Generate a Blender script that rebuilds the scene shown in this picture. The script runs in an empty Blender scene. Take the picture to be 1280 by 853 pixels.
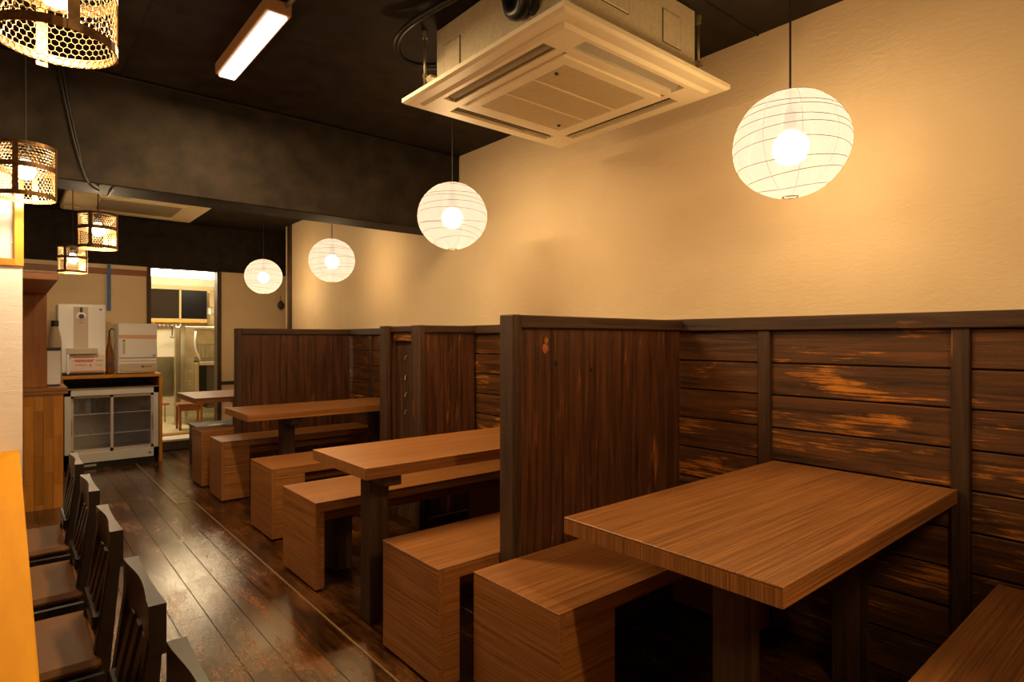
import bpy, bmesh, math, random
from mathutils import Vector, Matrix
random.seed(7)
D = bpy.data
S = bpy.context.scene
C = S.collection

# ------------------------------------------------------------------ camera
F_PX = 748.0
cam_d = D.cameras.new('camera'); cam = D.objects.new('camera', cam_d); C.objects.link(cam)
cam_d.sensor_fit = 'HORIZONTAL'; cam_d.sensor_width = 36.0
cam_d.lens = F_PX / 1280 * 36
cam_d.shift_y = -2.5 / 1280
cam_d.clip_start = 0.02
cam.location = (0, 0, 1.2)
cam.rotation_euler = (math.radians(90), 0, math.radians(-40))
S.camera = cam

# ------------------------------------------------------------------ world, exposure, room lights
W = D.worlds.new('world'); S.world = W; W.use_nodes = True
W.node_tree.nodes['Background'].inputs[0].default_value = (0.02, 0.014, 0.008, 1)
W.node_tree.nodes['Background'].inputs[1].default_value = 0.3
vs = S.view_settings
vs.view_transform = 'Standard'; vs.look = 'None'; vs.gamma = 1.0
vs.use_curve_mapping = False
vs.exposure = 0.28
WARM = (1.0, 0.72, 0.42)
WARM2 = (1.0, 0.78, 0.50)
LIGHTS = []
def light(name, kind, loc, power, color=WARM, size=0.1, size_y=None, rot=(0, 0, 0)):
    l = D.lights.new(name, kind); l.energy = power; l.color = color
    if kind == 'AREA':
        l.shape = 'RECTANGLE'; l.size = size; l.size_y = size_y or size
    else:
        l.shadow_soft_size = size
    o = D.objects.new(name, l); C.objects.link(o)
    o.location = loc; o.rotation_euler = rot
    return o
P_LANTERN = 25.0
P_PENDANT = 13.0
P_FLUOR = 30.0

# ------------------------------------------------------------------ node helpers
def new_mat(name):
    m = D.materials.new(name); m.use_nodes = True
    nt = m.node_tree
    return m, nt, nt.nodes['Principled BSDF']
def N(nt, t, **kw):
    n = nt.nodes.new(t)
    for k, v in kw.items():
        if k in n.inputs: n.inputs[k].default_value = v
        else: setattr(n, k, v)
    return n
def ramp(nt, stops):
    r = nt.nodes.new('ShaderNodeValToRGB')
    e = r.color_ramp.elements
    while len(e) < len(stops): e.new(0.5)
    for i, (p, c) in enumerate(stops):
        e[i].position = p
        e[i].color = (c[0], c[1], c[2], 1) if hasattr(c, '__len__') else (c, c, c, 1)
    return r
def coords(nt, scale=(1, 1, 1), rnd=True):
    tc = nt.nodes.new('ShaderNodeTexCoord')
    mp = nt.nodes.new('ShaderNodeMapping')
    mp.inputs['Scale'].default_value = scale
    if rnd:
        oi = nt.nodes.new('ShaderNodeObjectInfo')
        mul = N(nt, 'ShaderNodeVectorMath', operation='SCALE')
        comb = nt.nodes.new('ShaderNodeCombineXYZ')
        for i in range(3): nt.links.new(oi.outputs['Random'], comb.inputs[i])
        nt.links.new(comb.outputs[0], mul.inputs[0]); mul.inputs['Scale'].default_value = 37.0
        ad = N(nt, 'ShaderNodeVectorMath', operation='ADD')
        nt.links.new(tc.outputs['Object'], ad.inputs[0]); nt.links.new(mul.outputs[0], ad.inputs[1])
        nt.links.new(ad.outputs[0], mp.inputs['Vector'])
    else:
        nt.links.new(tc.outputs['Object'], mp.inputs['Vector'])
    return mp.outputs[0]
def noise(nt, vec, scale, detail=4, rough=0.55, dist=0.0):
    n = nt.nodes.new('ShaderNodeTexNoise')
    n.inputs['Scale'].default_value = scale; n.inputs['Detail'].default_value = detail
    n.inputs['Roughness'].default_value = rough; n.inputs['Distortion'].default_value = dist
    nt.links.new(vec, n.inputs['Vector'])
    return n.outputs[0]
def bump(nt, b, h, strength=0.3, dist=0.01):
    n = nt.nodes.new('ShaderNodeBump')
    n.inputs['Strength'].default_value = strength; n.inputs['Distance'].default_value = dist
    nt.links.new(h, n.inputs['Height']); nt.links.new(n.outputs[0], b.inputs['Normal'])
def mixc(nt, fac, a, b, blend='MIX'):
    m = nt.nodes.new('ShaderNodeMix'); m.data_type = 'RGBA'; m.blend_type = blend
    if hasattr(fac, 'is_linked'): nt.links.new(fac, m.inputs[0])
    else: m.inputs[0].default_value = fac
    for i, v in ((6, a), (7, b)):
        if hasattr(v, 'is_linked'): nt.links.new(v, m.inputs[i])
        else: m.inputs[i].default_value = (*v, 1)
    return m.outputs[2]
M = {}
def plain(name, col, rough=0.5, metal=0.0, spec=0.5, emis=None, es=0.0, var=0.0, bs=0.0, bscale=60):
    m, nt, b = new_mat(name)
    b.inputs['Base Color'].default_value = (*col, 1); b.inputs['Roughness'].default_value = rough
    b.inputs['Metallic'].default_value = metal
    b.inputs['Specular IOR Level'].default_value = spec
    if emis:
        b.inputs['Emission Color'].default_value = (*emis, 1); b.inputs['Emission Strength'].default_value = es
    if var or bs:
        v = coords(nt)
        n = noise(nt, v, bscale, 4)
        if var:
            lo = tuple(c * (1 - var) for c in col); hi = tuple(min(1, c * (1 + var)) for c in col)
            r = ramp(nt, [(0.3, lo), (0.7, hi)]); nt.links.new(n, r.inputs[0])
            nt.links.new(r.outputs[0], b.inputs['Base Color'])
        if bs: bump(nt, b, n, bs, 0.003)
    M[name] = m
    return m
def axis_scale(axis, along, across):
    return tuple(along if a == axis else across for a in 'xyz')
def dark_wood(name, axis, base=(0.020, 0.009, 0.004), mid=(0.185, 0.066, 0.015), worn=(0.66, 0.23, 0.020), amount=0.585, rough=0.5):
    m, nt, b = new_mat(name)
    v = coords(nt, axis_scale(axis, 1.3, 26))
    g = noise(nt, v, 1.6, 8, 0.7, 0.6)
    r = ramp(nt, [(0.32, base), (0.70, mid)]); nt.links.new(g, r.inputs[0])
    v2 = coords(nt, axis_scale(axis, 1.6, 7))
    p = noise(nt, v2, 1.5, 6, 0.65, 0.3)
    v3 = coords(nt, axis_scale(axis, 2.0, 60))
    fine = noise(nt, v3, 2.0, 3, 0.6)
    mm = N(nt, 'ShaderNodeMath', operation='MULTIPLY'); nt.links.new(p, mm.inputs[0])
    ad = N(nt, 'ShaderNodeMath', operation='ADD'); ad.inputs[1].default_value = 0.5; nt.links.new(fine, ad.inputs[0])
    nt.links.new(ad.outputs[0], mm.inputs[1])
    rp = ramp(nt, [(amount, 0.0), (amount + 0.13, 1.0)]); nt.links.new(mm.outputs[0], rp.inputs[0])
    c = mixc(nt, rp.outputs[0], r.outputs[0], worn)
    nt.links.new(c, b.inputs['Base Color'])
    rr = ramp(nt, [(0.3, rough - 0.08), (0.7, rough + 0.15)]); nt.links.new(g, rr.inputs[0]); nt.links.new(rr.outputs[0], b.inputs['Roughness'])
    bump(nt, b, g, 0.55, 0.004)
    M[name] = m
def laminate(name, axis, a, b_, rough=0.38, across=75, along=1.2):
    m, nt, b = new_mat(name)
    v = coords(nt, axis_scale(axis, along, across))
    g = noise(nt, v, 1.7, 5, 0.6, 0.25)
    r = ramp(nt, [(0.33, a), (0.50, tuple((x + y) / 2 for x, y in zip(a, b_))), (0.66, b_)]); nt.links.new(g, r.inputs[0])
    nt.links.new(r.outputs[0], b.inputs['Base Color'])
    b.inputs['Roughness'].default_value = rough
    bump(nt, b, g, 0.12, 0.002)
    M[name] = m
def pale_wood(name, axis, a, b_, rough=0.35):
    m, nt, b = new_mat(name)
    v = coords(nt, axis_scale(axis, 1.0, 14))
    g = noise(nt, v, 1.6, 6, 0.6, 0.5)
    r = ramp(nt, [(0.3, a), (0.7, b_)]); nt.links.new(g, r.inputs[0])
    oi = nt.nodes.new('ShaderNodeObjectInfo')
    rr = ramp(nt, [(0.0, 0.62), (1.0, 1.12)]); nt.links.new(oi.outputs['Random'], rr.inputs[0])
    c = mixc(nt, 1.0, r.outputs[0], rr.outputs[0], 'MULTIPLY')
    nt.links.new(c, b.inputs['Base Color']); b.inputs['Roughness'].default_value = rough
    bump(nt, b, g, 0.1, 0.002)
    M[name] = m

# plaster with trowel marks
def plaster(name, lo, hi, strength=0.35):
    m, nt, b = new_mat(name)
    v = coords(nt, (1, 1, 1), rnd=False)
    n1 = noise(nt, v, 1.4, 6, 0.6, 0.4)
    r = ramp(nt, [(0.3, lo), (0.7, hi)]); nt.links.new(n1, r.inputs[0])
    nt.links.new(r.outputs[0], b.inputs['Base Color'])
    v2 = coords(nt, (1, 2.2, 7), rnd=False)
    n2 = noise(nt, v2, 6, 8, 0.7, 1.3)
    bump(nt, b, n2, strength, 0.02)
    b.inputs['Roughness'].default_value = 0.85; b.inputs['Specular IOR Level'].default_value = 0.06
    M[name] = m
plaster('plaster', (0.80, 0.62, 0.40), (0.86, 0.70, 0.48), 0.22)
plaster('plaster_white', (0.76, 0.75, 0.78), (0.82, 0.81, 0.84), 0.15)
plain('black_paint', (0.018, 0.012, 0.0075), 0.7, spec=0.2, var=0.5, bs=0.35, bscale=9)
for ax in 'xyz':
    dark_wood('plank_' + ax, ax)
dark_wood('panel_z', 'z', (0.022, 0.009, 0.005), (0.155, 0.052, 0.018), (0.42, 0.13, 0.025), 0.63, 0.40)
for ax in 'xyz':
    dark_wood('frame_' + ax, ax, (0.026, 0.011, 0.005), (0.095, 0.042, 0.018), (0.24, 0.09, 0.022), 0.66, 0.55)
LAM = ((0.150, 0.052, 0.013), (0.440, 0.178, 0.050))
laminate('lam_top', 'x', LAM[0], LAM[1], 0.38, across=150)
laminate('lam_edge_z', 'z', LAM[0], LAM[1], 0.38, across=150)
laminate('lam_side_y', 'y', LAM[0], LAM[1], 0.38, across=150)
pale_wood('counter_wood', 'y', (0.56, 0.235, 0.004), (0.66, 0.30, 0.010), 0.6)
M['counter_wood'].node_tree.nodes['Principled BSDF'].inputs['Specular IOR Level'].default_value = 0.06
pale_wood('stave_wood', 'z', (0.36, 0.13, 0.014), (0.58, 0.24, 0.030), 0.35)
pale_wood('brown_wood', 'z', (0.28, 0.088, 0.012), (0.44, 0.16, 0.026), 0.4)
pale_wood('brown_wood_x', 'x', (0.30, 0.10, 0.03), (0.42, 0.17, 0.05), 0.4)
pale_wood('orange_wood', 'z', (0.55, 0.22, 0.02), (0.72, 0.32, 0.04), 0.3)
# floor
def floor_mat():
    m, nt, b = new_mat('floor_plank')
    v = coords(nt, (34, 1.2, 1))
    g = noise(nt, v, 1.8, 8, 0.72, 0.6)
    r = ramp(nt, [(0.3, (0.012, 0.0045, 0.0015)), (0.7, (0.115, 0.045, 0.011))]); nt.links.new(g, r.inputs[0])
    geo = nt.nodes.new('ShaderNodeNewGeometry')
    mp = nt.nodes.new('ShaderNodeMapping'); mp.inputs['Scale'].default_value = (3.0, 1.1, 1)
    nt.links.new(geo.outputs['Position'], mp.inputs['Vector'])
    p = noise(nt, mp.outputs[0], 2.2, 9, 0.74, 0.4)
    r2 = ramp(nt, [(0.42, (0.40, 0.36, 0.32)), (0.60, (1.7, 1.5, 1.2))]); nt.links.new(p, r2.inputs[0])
    oi = nt.nodes.new('ShaderNodeObjectInfo')
    ro = ramp(nt, [(0.0, 0.72), (1.0, 1.25)]); nt.links.new(oi.outputs['Random'], ro.inputs[0])
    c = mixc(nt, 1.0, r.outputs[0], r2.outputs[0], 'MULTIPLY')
    c = mixc(nt, 1.0, c, ro.outputs[0], 'MULTIPLY')
    nt.links.new(c, b.inputs['Base Color'])
    v4 = coords(nt, (30, 9, 1))
    q = noise(nt, v4, 7, 8, 0.8, 0.6)
    mu = N(nt, 'ShaderNodeMath', operation='ADD'); nt.links.new(p, mu.inputs[0]); nt.links.new(q, mu.inputs[1])
    rr = ramp(nt, [(0.44, 0.10), (0.58, 0.30)])
    hf = N(nt, 'ShaderNodeMath', operation='MULTIPLY'); hf.inputs[1].default_value = 0.5; nt.links.new(mu.outputs[0], hf.inputs[0])
    nt.links.new(hf.outputs[0], rr.inputs[0]); nt.links.new(rr.outputs[0], b.inputs['Roughness'])
    ad = N(nt, 'ShaderNodeMath', operation='ADD'); nt.links.new(g, ad.inputs[0]); nt.links.new(q, ad.inputs[1])
    bump(nt, b, ad.outputs[0], 0.22, 0.002)
    b.inputs['Specular IOR Level'].default_value = 0.75
    b.inputs['Specular Tint'].default_value = (1.0, 0.80, 0.50, 1)
    M['floor_plank'] = m
floor_mat()
plain('joint', (0.030, 0.015, 0.008), 0.8)
plain('strip_metal', (0.26, 0.16, 0.075), 0.35, 0.3, var=0.35)
plain('ac_white', (0.82, 0.70, 0.48), 0.45)
plain('ac_grille', (0.72, 0.58, 0.35), 0.5)
plain('ac_filter', (0.10, 0.065, 0.03), 0.7)
plain('ac_dark', (0.03, 0.026, 0.022), 0.6)
plain('ac_louver', (0.30, 0.24, 0.15), 0.45)
plain('galvanised', (0.62, 0.53, 0.36), 0.5, 0.1, var=0.10)
plain('black_rubber', (0.012, 0.011, 0.010), 0.35)
plain('rod_metal', (0.45, 0.38, 0.26), 0.35, 0.8)
plain('rust_metal', (0.16, 0.085, 0.035), 0.42, 0.75, var=0.4)
plain('wire_metal', (0.50, 0.38, 0.20), 0.35, 0.8)
plain('cord_black', (0.010, 0.008, 0.007), 0.6)
plain('seam', (0.62, 0.48, 0.30), 0.7)
plain('bamboo', (0.20, 0.12, 0.05), 0.6)
plain('lacquer', (0.018, 0.010, 0.007), 0.35, spec=0.4, var=0.3)
plain('vinyl', (0.115, 0.045, 0.009), 0.5, spec=0.2, bs=0.3, bscale=180)
plain('appliance_white', (0.80, 0.79, 0.80), 0.35)
plain('appliance_grey', (0.52, 0.44, 0.34), 0.45)
plain('appliance_pink', (0.72, 0.40, 0.27), 0.45)
plain('label_white', (0.78, 0.62, 0.56), 0.6)
plain('label_red', (0.62, 0.06, 0.03), 0.6)
plain('label_ink', (0.14, 0.10, 0.09), 0.6)
plain('black_plastic', (0.015, 0.015, 0.017), 0.4)
plain('fridge_inside', (0.40, 0.42, 0.46), 0.5)
plain('fridge_frame', (0.66, 0.58, 0.54), 0.4)
plain('wire_white', (0.80, 0.80, 0.82), 0.4)
plain('bottle_blue', (0.35, 0.50, 0.75), 0.15)
plain('bottle_teal', (0.03, 0.16, 0.20), 0.2)
plain('blue_tape', (0.05, 0.16, 0.42), 0.5)
plain('stainless', (0.42, 0.38, 0.27), 0.30, 0.9, var=0.15, bscale=6)
plain('kitchen_wall', (0.66, 0.60, 0.46), 0.5)
plain('kitchen_floor', (0.60, 0.55, 0.36), 0.5, var=0.12, bscale=8)
plain('step_white', (0.80, 0.76, 0.66), 0.5)
plain('concrete', (0.09, 0.075, 0.06), 0.7, var=0.4, bscale=20)
plain('red_pipe', (0.75, 0.10, 0.04), 0.4)
plain('night_glass', (0.006, 0.005, 0.006), 0.3, spec=0.1)
plain('night_screen', (0.022, 0.015, 0.009), 0.7, spec=0.1)
plain('window_frame', (0.42, 0.32, 0.14), 0.4)
plain('paper_white', (0.85, 0.85, 0.83), 0.7)
plain('dark_object', (0.06, 0.045, 0.03), 0.6)
plain('fixture_wood', (0.42, 0.24, 0.11), 0.5)
plain('bulb_glow', (1, 0.9, 0.7), 0.4, emis=(1.0, 0.80, 0.50), es=14.0)
plain('tube_glow', (1, 1, 1), 0.4, emis=(1.0, 0.93, 0.86), es=3.0)
plain('tube_glow_k', (1, 1, 1), 0.4, emis=(1.0, 0.82, 0.53), es=26.0)
def glass_mat():
    m, nt, b = new_mat('glass')
    b.inputs['Base Color'].default_value = (0.85, 0.9, 0.95, 1); b.inputs['Roughness'].default_value = 0.08
    tr = nt.nodes.new('ShaderNodeBsdfTransparent'); tr.inputs[0].default_value = (0.92, 0.94, 0.97, 1)
    gl = nt.nodes.new('ShaderNodeBsdfGlossy'); gl.inputs['Roughness'].default_value = 0.08; gl.inputs[0].default_value = (0.9, 0.92, 0.95, 1)
    mx = nt.nodes.new('ShaderNodeMixShader'); mx.inputs[0].default_value = 0.12
    nt.links.new(tr.outputs[0], mx.inputs[1]); nt.links.new(gl.outputs[0], mx.inputs[2])
    nt.links.new(mx.outputs[0], nt.nodes['Material Output'].inputs[0])
    M['glass'] = m
glass_mat()
def paper_mat():
    m, nt, b = new_mat('lantern_paper')
    tl = nt.nodes.new('ShaderNodeBsdfTranslucent'); tl.inputs[0].default_value = (0.026, 0.026, 0.028, 1)
    rf = nt.nodes.new('ShaderNodeBsdfRefraction'); rf.inputs['Roughness'].default_value = 0.5
    rf.inputs['IOR'].default_value = 1.08; rf.inputs[0].default_value = (0.95, 0.95, 0.98, 1)
    tp = nt.nodes.new('ShaderNodeBsdfTransparent'); tp.inputs[0].default_value = (1.0, 0.93, 0.80, 1)
    mt = nt.nodes.new('ShaderNodeMixShader'); mt.inputs[0].default_value = 0.24
    mx = nt.nodes.new('ShaderNodeMixShader'); mx.inputs[0].default_value = 0.11
    nt.links.new(tl.outputs[0], mx.inputs[1]); nt.links.new(rf.outputs[0], mx.inputs[2])
    em = nt.nodes.new('ShaderNodeEmission'); em.inputs[0].default_value = (1.0, 0.78, 0.56, 1); em.inputs[1].default_value = 0.46
    ads = nt.nodes.new('ShaderNodeAddShader')
    nt.links.new(mx.outputs[0], mt.inputs[1]); nt.links.new(tp.outputs[0], mt.inputs[2]); nt.links.new(mt.outputs[0], ads.inputs[0]); nt.links.new(em.outputs[0], ads.inputs[1])
    nt.links.new(ads.outputs[0], nt.nodes['Material Output'].inputs[0])
    M['lantern_paper'] = m
paper_mat()

# ------------------------------------------------------------------ geometry helpers
WL = {}
def wl(o): return WL[o.name] if o is not None else Vector((0, 0, 0))
def tag(o, label=None, cat=None, group=None, kind=None):
    if label: o['label'] = label
    if cat: o['category'] = cat
    if group: o['group'] = group
    if kind: o['kind'] = kind
    return o
def thing(name, loc, label, cat, group=None):
    o = D.objects.new(name, None); C.objects.link(o)
    o.location = loc; o.empty_display_size = 0.05
    WL[o.name] = Vector(loc)
    return tag(o, label, cat, group)
class MB:
    def __init__(s): s.bm = bmesh.new()
    def box(s, x0, x1, y0, y1, z0, z1):
        r = bmesh.ops.create_cube(s.bm, size=1.0)
        for v in r['verts']:
            v.co = Vector(((x0 + x1) / 2 + v.co.x * (x1 - x0), (y0 + y1) / 2 + v.co.y * (y1 - y0), (z0 + z1) / 2 + v.co.z * (z1 - z0)))
        return s
    def bevel(s, off, seg=1):
        bmesh.ops.bevel(s.bm, geom=list(s.bm.edges), offset=off, segments=seg, affect='EDGES', profile=0.5)
        return s
    def tube(s, pts, r, n=8, closed=False, caps=True):
        pts = [Vector(p) for p in pts]; k = len(pts); rings = []
        up = None
        for i, p in enumerate(pts):
            if closed: t = (pts[(i + 1) % k] - pts[i - 1]).normalized()
            else: t = (pts[min(i + 1, k - 1)] - pts[max(i - 1, 0)]).normalized()
            if up is None:
                up = Vector((0, 0, 1)) if abs(t.z) < 0.9 else Vector((1, 0, 0))
            a = (up - t * up.dot(t))
            if a.length < 1e-5: a = t.orthogonal()
            a.normalize(); b = t.cross(a); up = a
            rr = r[i] if hasattr(r, '__len__') else r
            rings.append([s.bm.verts.new(p + (a * math.cos(2 * math.pi * j / n) + b * math.sin(2 * math.pi * j / n)) * rr) for j in range(n)])
        for i in range(k if closed else k - 1):
            A, B = rings[i], rings[(i + 1) % k]
            for j in range(n):
                s.bm.faces.new((A[j], A[(j + 1) % n], B[(j + 1) % n], B[j]))
        if caps and not closed:
            s.bm.faces.new(rings[0][::-1]); s.bm.faces.new(rings[-1])
        return s
    def lathe(s, prof, c=(0, 0, 0), n=24, closed=False):
        rings = []
        for r, z in prof:
            if r < 1e-6: rings.append([s.bm.verts.new((c[0], c[1], c[2] + z))])
            else: rings.append([s.bm.verts.new((c[0] + r * math.cos(2 * math.pi * j / n), c[1] + r * math.sin(2 * math.pi * j / n), c[2] + z)) for j in range(n)])
        seq = list(zip(rings, rings[1:])) + ([(rings[-1], rings[0])] if closed else [])
        for A, B in seq:
            for j in range(n):
                a = [A[j % len(A)], A[(j + 1) % len(A)], B[(j + 1) % len(B)], B[j % len(B)]]
                f = []
                for v in a:
                    if v not in f: f.append(v)
                if len(f) > 2: s.bm.faces.new(f)
        return s
    def prism(s, poly, axis, a, b):
        # poly: 2D outline, extruded along axis from a to b
        def P(u, v, w):
            return {'x': (w, u, v), 'y': (u, w, v), 'z': (u, v, w)}[axis]
        A = [s.bm.verts.new(P(u, v, a)) for u, v in poly]; B = [s.bm.verts.new(P(u, v, b)) for u, v in poly]
        n = len(poly)
        s.bm.faces.new(A); s.bm.faces.new(B[::-1])
        for i in range(n): s.bm.faces.new((A[i], B[i], B[(i + 1) % n], A[(i + 1) % n]))
        return s
    def build(s, name, mat, parent=None, smooth=False, bevel=0.0):
        if bevel: s.bevel(bevel)
        bmesh.ops.recalc_face_normals(s.bm, faces=s.bm.faces)
        xs = [v.co for v in s.bm.verts]
        lo = Vector([min(c[i] for c in xs) for i in range(3)]); hi = Vector([max(c[i] for c in xs) for i in range(3)])
        c = (lo + hi) / 2
        bmesh.ops.translate(s.bm, verts=s.bm.verts, vec=-c)
        me = D.meshes.new(name); s.bm.to_mesh(me); s.bm.free()
        if smooth:
            for p in me.polygons: p.use_smooth = True
        me.materials.append(M[mat])
        return link(name, me, c, parent)
def link(name, me, c, parent):
    o = D.objects.new(name, me); C.objects.link(o)
    o.location = Vector(c) - wl(parent)
    if parent is not None: o.parent = parent
    WL[o.name] = Vector(c)
    return o
CACHE = {}
def bx(name, x0, x1, y0, y1, z0, z1, mat, parent=None, bevel=0.0):
    key = (round(x1 - x0, 4), round(y1 - y0, 4), round(z1 - z0, 4), mat, bevel)
    c = Vector(((x0 + x1) / 2, (y0 + y1) / 2, (z0 + z1) / 2))
    if key in CACHE: return link(name, CACHE[key], c, parent)
    o = MB().box(x0, x1, y0, y1, z0, z1).build(name, mat, parent, bevel=bevel)
    CACHE[key] = o.data
    return o
def struct(o):
    o['kind'] = 'structure'; return o
def copy_tree(o, parent=None, offset=None):
    c = o.copy(); C.objects.link(c)
    if parent is not None: c.parent = parent
    if offset is not None: c.location = o.location + Vector(offset)
    for ch in [k for k in D.objects if k.parent == o]:
        copy_tree(ch, c)
    return c
def arc(cx, cy, r, a0, a1, n):
    return [(cx + r * math.cos(a0 + (a1 - a0) * i / n), cy + r * math.sin(a0 + (a1 - a0) * i / n)) for i in range(n + 1)]

# ------------------------------------------------------------------ setting
XW = 2.45          # right wall
CEIL = 2.50
XL, YF = -1.7, -1.7
YB = 7.60          # back wall

# floor: sub-floor slab plus planks
fl = struct(bx('floor', XL, 3.1, YF, 7.75, -0.12, -0.004, 'joint'))
PW = 0.128; x = 1.04 - PW * 13; row = 0
plank_count = 0
while x < 2.44:
    y = -0.3 - random.random() * 1.2
    xe = min(x + PW, 2.45)
    while y < 7.26:
        y2 = min(y + 1.22, 7.30)
        if y2 > 0.2 and x > -0.4:
            bx('floor_board', x + 0.0010, xe - 0.0010, max(y, -0.2) + 0.0007, y2 - 0.0007, -0.02, 0.0, 'floor_plank', fl, 0.0008)
            plank_count += 1
        y += 1.22
    x += PW
strip = MB().box(1.036, 1.045, -0.2, 4.90, -0.002, 0.0035).build('floor_joint_strip', 'strip_metal', fl, bevel=0.001)
MB().box(0.93, 1.046, 4.90, 4.912, -0.002, 0.0035).build('floor_joint_strip', 'strip_metal', fl, bevel=0.001)
MB().box(0.925, 0.937, 4.90, 7.2, -0.002, 0.003).build('floor_joint_strip', 'strip_metal', fl, bevel=0.001)

# right wall
wr = struct(bx('wall_right', XW, XW + 0.15, YF, 7.0, 0, CEIL, 'plaster'))
ROWS = [1.236, 1.100, 0.967, 0.832, 0.697, 0.560, 0.425, 0.290, 0.150, 0.0]
STILES = [-0.78, -0.11, 0.566, 1.242, 1.916, 2.59, 3.45, 4.13, 4.82, 5.50, 6.18, 6.83]
for a, b in zip(STILES, STILES[1:]):
    for z1, z0 in zip(ROWS, ROWS[1:]):
        t = random.uniform(-0.003, 0.003)
        bx('wall_plank', XW - 0.018 + t, XW + 0.01, a + 0.026, b - 0.026, z0 + 0.003, z1 - 0.003, 'plank_y', wr, 0.003)
for y in STILES:
    bx('wall_stile', XW - 0.034, XW + 0.01, y - 0.026, y + 0.026, 0.0, 1.238, 'frame_z', wr, 0.003)
bx('wall_backing', XW - 0.004, XW + 0.005, -0.8, 6.86, 0.0, 1.24, 'joint', wr)
bx('cap_rail', XW - 0.045, XW + 0.01, -0.82, 6.87, 1.236, 1.292, 'frame_y', wr, 0.004)
bx('corner_post', XW - 0.03, XW + 0.01, 6.80, 6.87, 1.292, CEIL, 'frame_z', wr, 0.004)

# back wall with kitchen doorway, dark soffit above
DX0, DX1, DTOP, KF = 1.185, 1.865, 1.99, 0.115
wb = struct(MB().box(XL, DX0, YB, YB + 0.12, 0, DTOP).box(DX1, 3.1, YB, YB + 0.12, 0, DTOP).build('wall_back', 'plaster'))
struct(bx('wall_soffit', XL, 3.1, YB - 0.05, YB + 0.12, DTOP, CEIL, 'black_paint'))
struct(bx('wall_return', XW + 0.15, 3.1, 6.85, 7.0, 0, CEIL, 'plaster'))
struct(bx('wall_alcove', 3.0, 3.1, 7.0, YB, 0, CEIL, 'plaster'))
for nm, a, b, z0, z1 in (('trim_1', DX0 - 0.035, DX0 + 0.005, KF, DTOP), ('trim_2', DX1 - 0.005, DX1 + 0.04, 0.0, DTOP)):
    struct(bx(nm, a, b, YB - 0.02, YB + 0.13, z0, z1, 'frame_z', None, 0.004))
struct(bx('trim_3', XL, DX0 - 0.035, YB - 0.03, YB + 0.01, 1.885, 1.945, 'brown_wood_x', None, 0.004))
struct(bx('trim_4', XL, DX0 - 0.035, YB - 0.012, YB + 0.01, 1.945, DTOP, 'plaster', None))
struct(bx('baseboard_back', DX1 + 0.04, 3.0, YB - 0.012, YB + 0.005, 0.66, 0.70, 'frame_x', None, 0.002))

# left and front walls (behind and beside the camera)
struct(bx('wall_left', XL - 0.12, XL, YF, 7.72, 0, CEIL, 'plaster'))
struct(bx('wall_front', XL, XW, YF - 0.12, YF, 0, CEIL, 'plaster'))

# ceiling with shallow formwork ridges
ce = struct(bx('ceiling', XL - 0.1, 3.1, YF - 0.1, 7.72, CEIL, CEIL + 0.12, 'black_paint'))
for yy in (-0.55, 1.28, ):
    bx('formwork_ridge', XL, XW, yy, yy + 0.008, CEIL - 0.004, CEIL, 'black_paint', ce)
for xx in (0.42, 1.33 - 1.82):
    bx('formwork_ridge', xx, xx + 0.008, YF, 3.5, CEIL - 0.004, CEIL, 'black_paint', ce)
beam = struct(bx('ceiling_beam', XL, XW, 3.50, 3.74, 1.95, CEIL, 'black_paint', None, 0.006))
MB().tube([(-1.5, 3.492, 2.488), (2.44, 3.492, 2.488)], 0.007, 8).build('conduit', 'black_paint', beam, smooth=True)

# wing wall on the left with a wooden framed shoji pane
ww = struct(MB().box(XL, 0.042, 3.35, 3.49, 0, 1.515).build('wall_wing', 'plaster_white'))
w1 = struct(MB().box(XL, 0.015, 3.40, 3.44, 1.545, 1.949).build('window_1', 'plaster_white'))
bx('window_jamb', 0.014, 0.046, 3.34, 3.49, 1.515, 1.949, 'orange_wood', w1, 0.002)
bx('window_sill', XL, 0.014, 3.34, 3.49, 1.514, 1.545, 'orange_wood', w1, 0.002)

# ------------------------------------------------------------------ kitchen beyond the doorway
kf = struct(MB().box(0.5, 3.0, 7.66, 9.7, 0.02, KF).build('floor_kitchen', 'kitchen_floor'))
struct(bx('wall_kitchen_back', 0.5, 3.0, 9.6, 9.7, KF, 2.5, 'kitchen_wall'))
struct(bx('wall_kitchen_right', 2.75, 2.85, 7.72, 9.6, KF, 2.5, 'kitchen_wall'))
struct(bx('wall_kitchen_left', 0.5, 0.6, 7.72, 9.6, KF, 2.5, 'kitchen_wall'))
struct(bx('ceiling_kitchen', 0.5, 3.0, 7.72, 9.7, 2.35, 2.45, 'kitchen_wall'))
st = thing('kitchen_step', (1.52, 7.45, 0), 'pale step board with a grey riser at the kitchen doorway', 'step')
bx('riser', DX0 - 0.04, 1.95, 7.30, 7.578, 0.0, 0.095, 'concrete', st, 0.004)
bx('tread', DX0 - 0.04, 1.95, 7.285, 7.578, 0.095, 0.118, 'step_white', st, 0.003)
sbd = struct(bx('trim_5', DX0 + 0.006, DX1 - 0.006, 7.578, 7.74, 0.09, 0.128, 'orange_wood', None, 0.003))
w2 = struct(MB().box(1.30, 2.30, 9.585, 9.60, 1.47, 1.93).build('window_2', 'night_glass'))
bx('window_pane', 1.33, 1.845, 9.575, 9.583, 1.49, 1.90, 'night_screen', w2)
for a, b, c, d in ((1.28, 2.32, 1.90, 1.96), (1.28, 2.32, 1.45, 1.49)):
    bx('window_frame', a, b, 9.56, 9.60, c, d, 'window_frame', w2, 0.003)
for a, b in ((1.845, 1.872), (2.285, 2.32), (1.28, 1.31)):
    bx('window_frame', a, b, 9.56, 9.60, 1.47, 1.92, 'window_frame', w2, 0.003)
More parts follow.
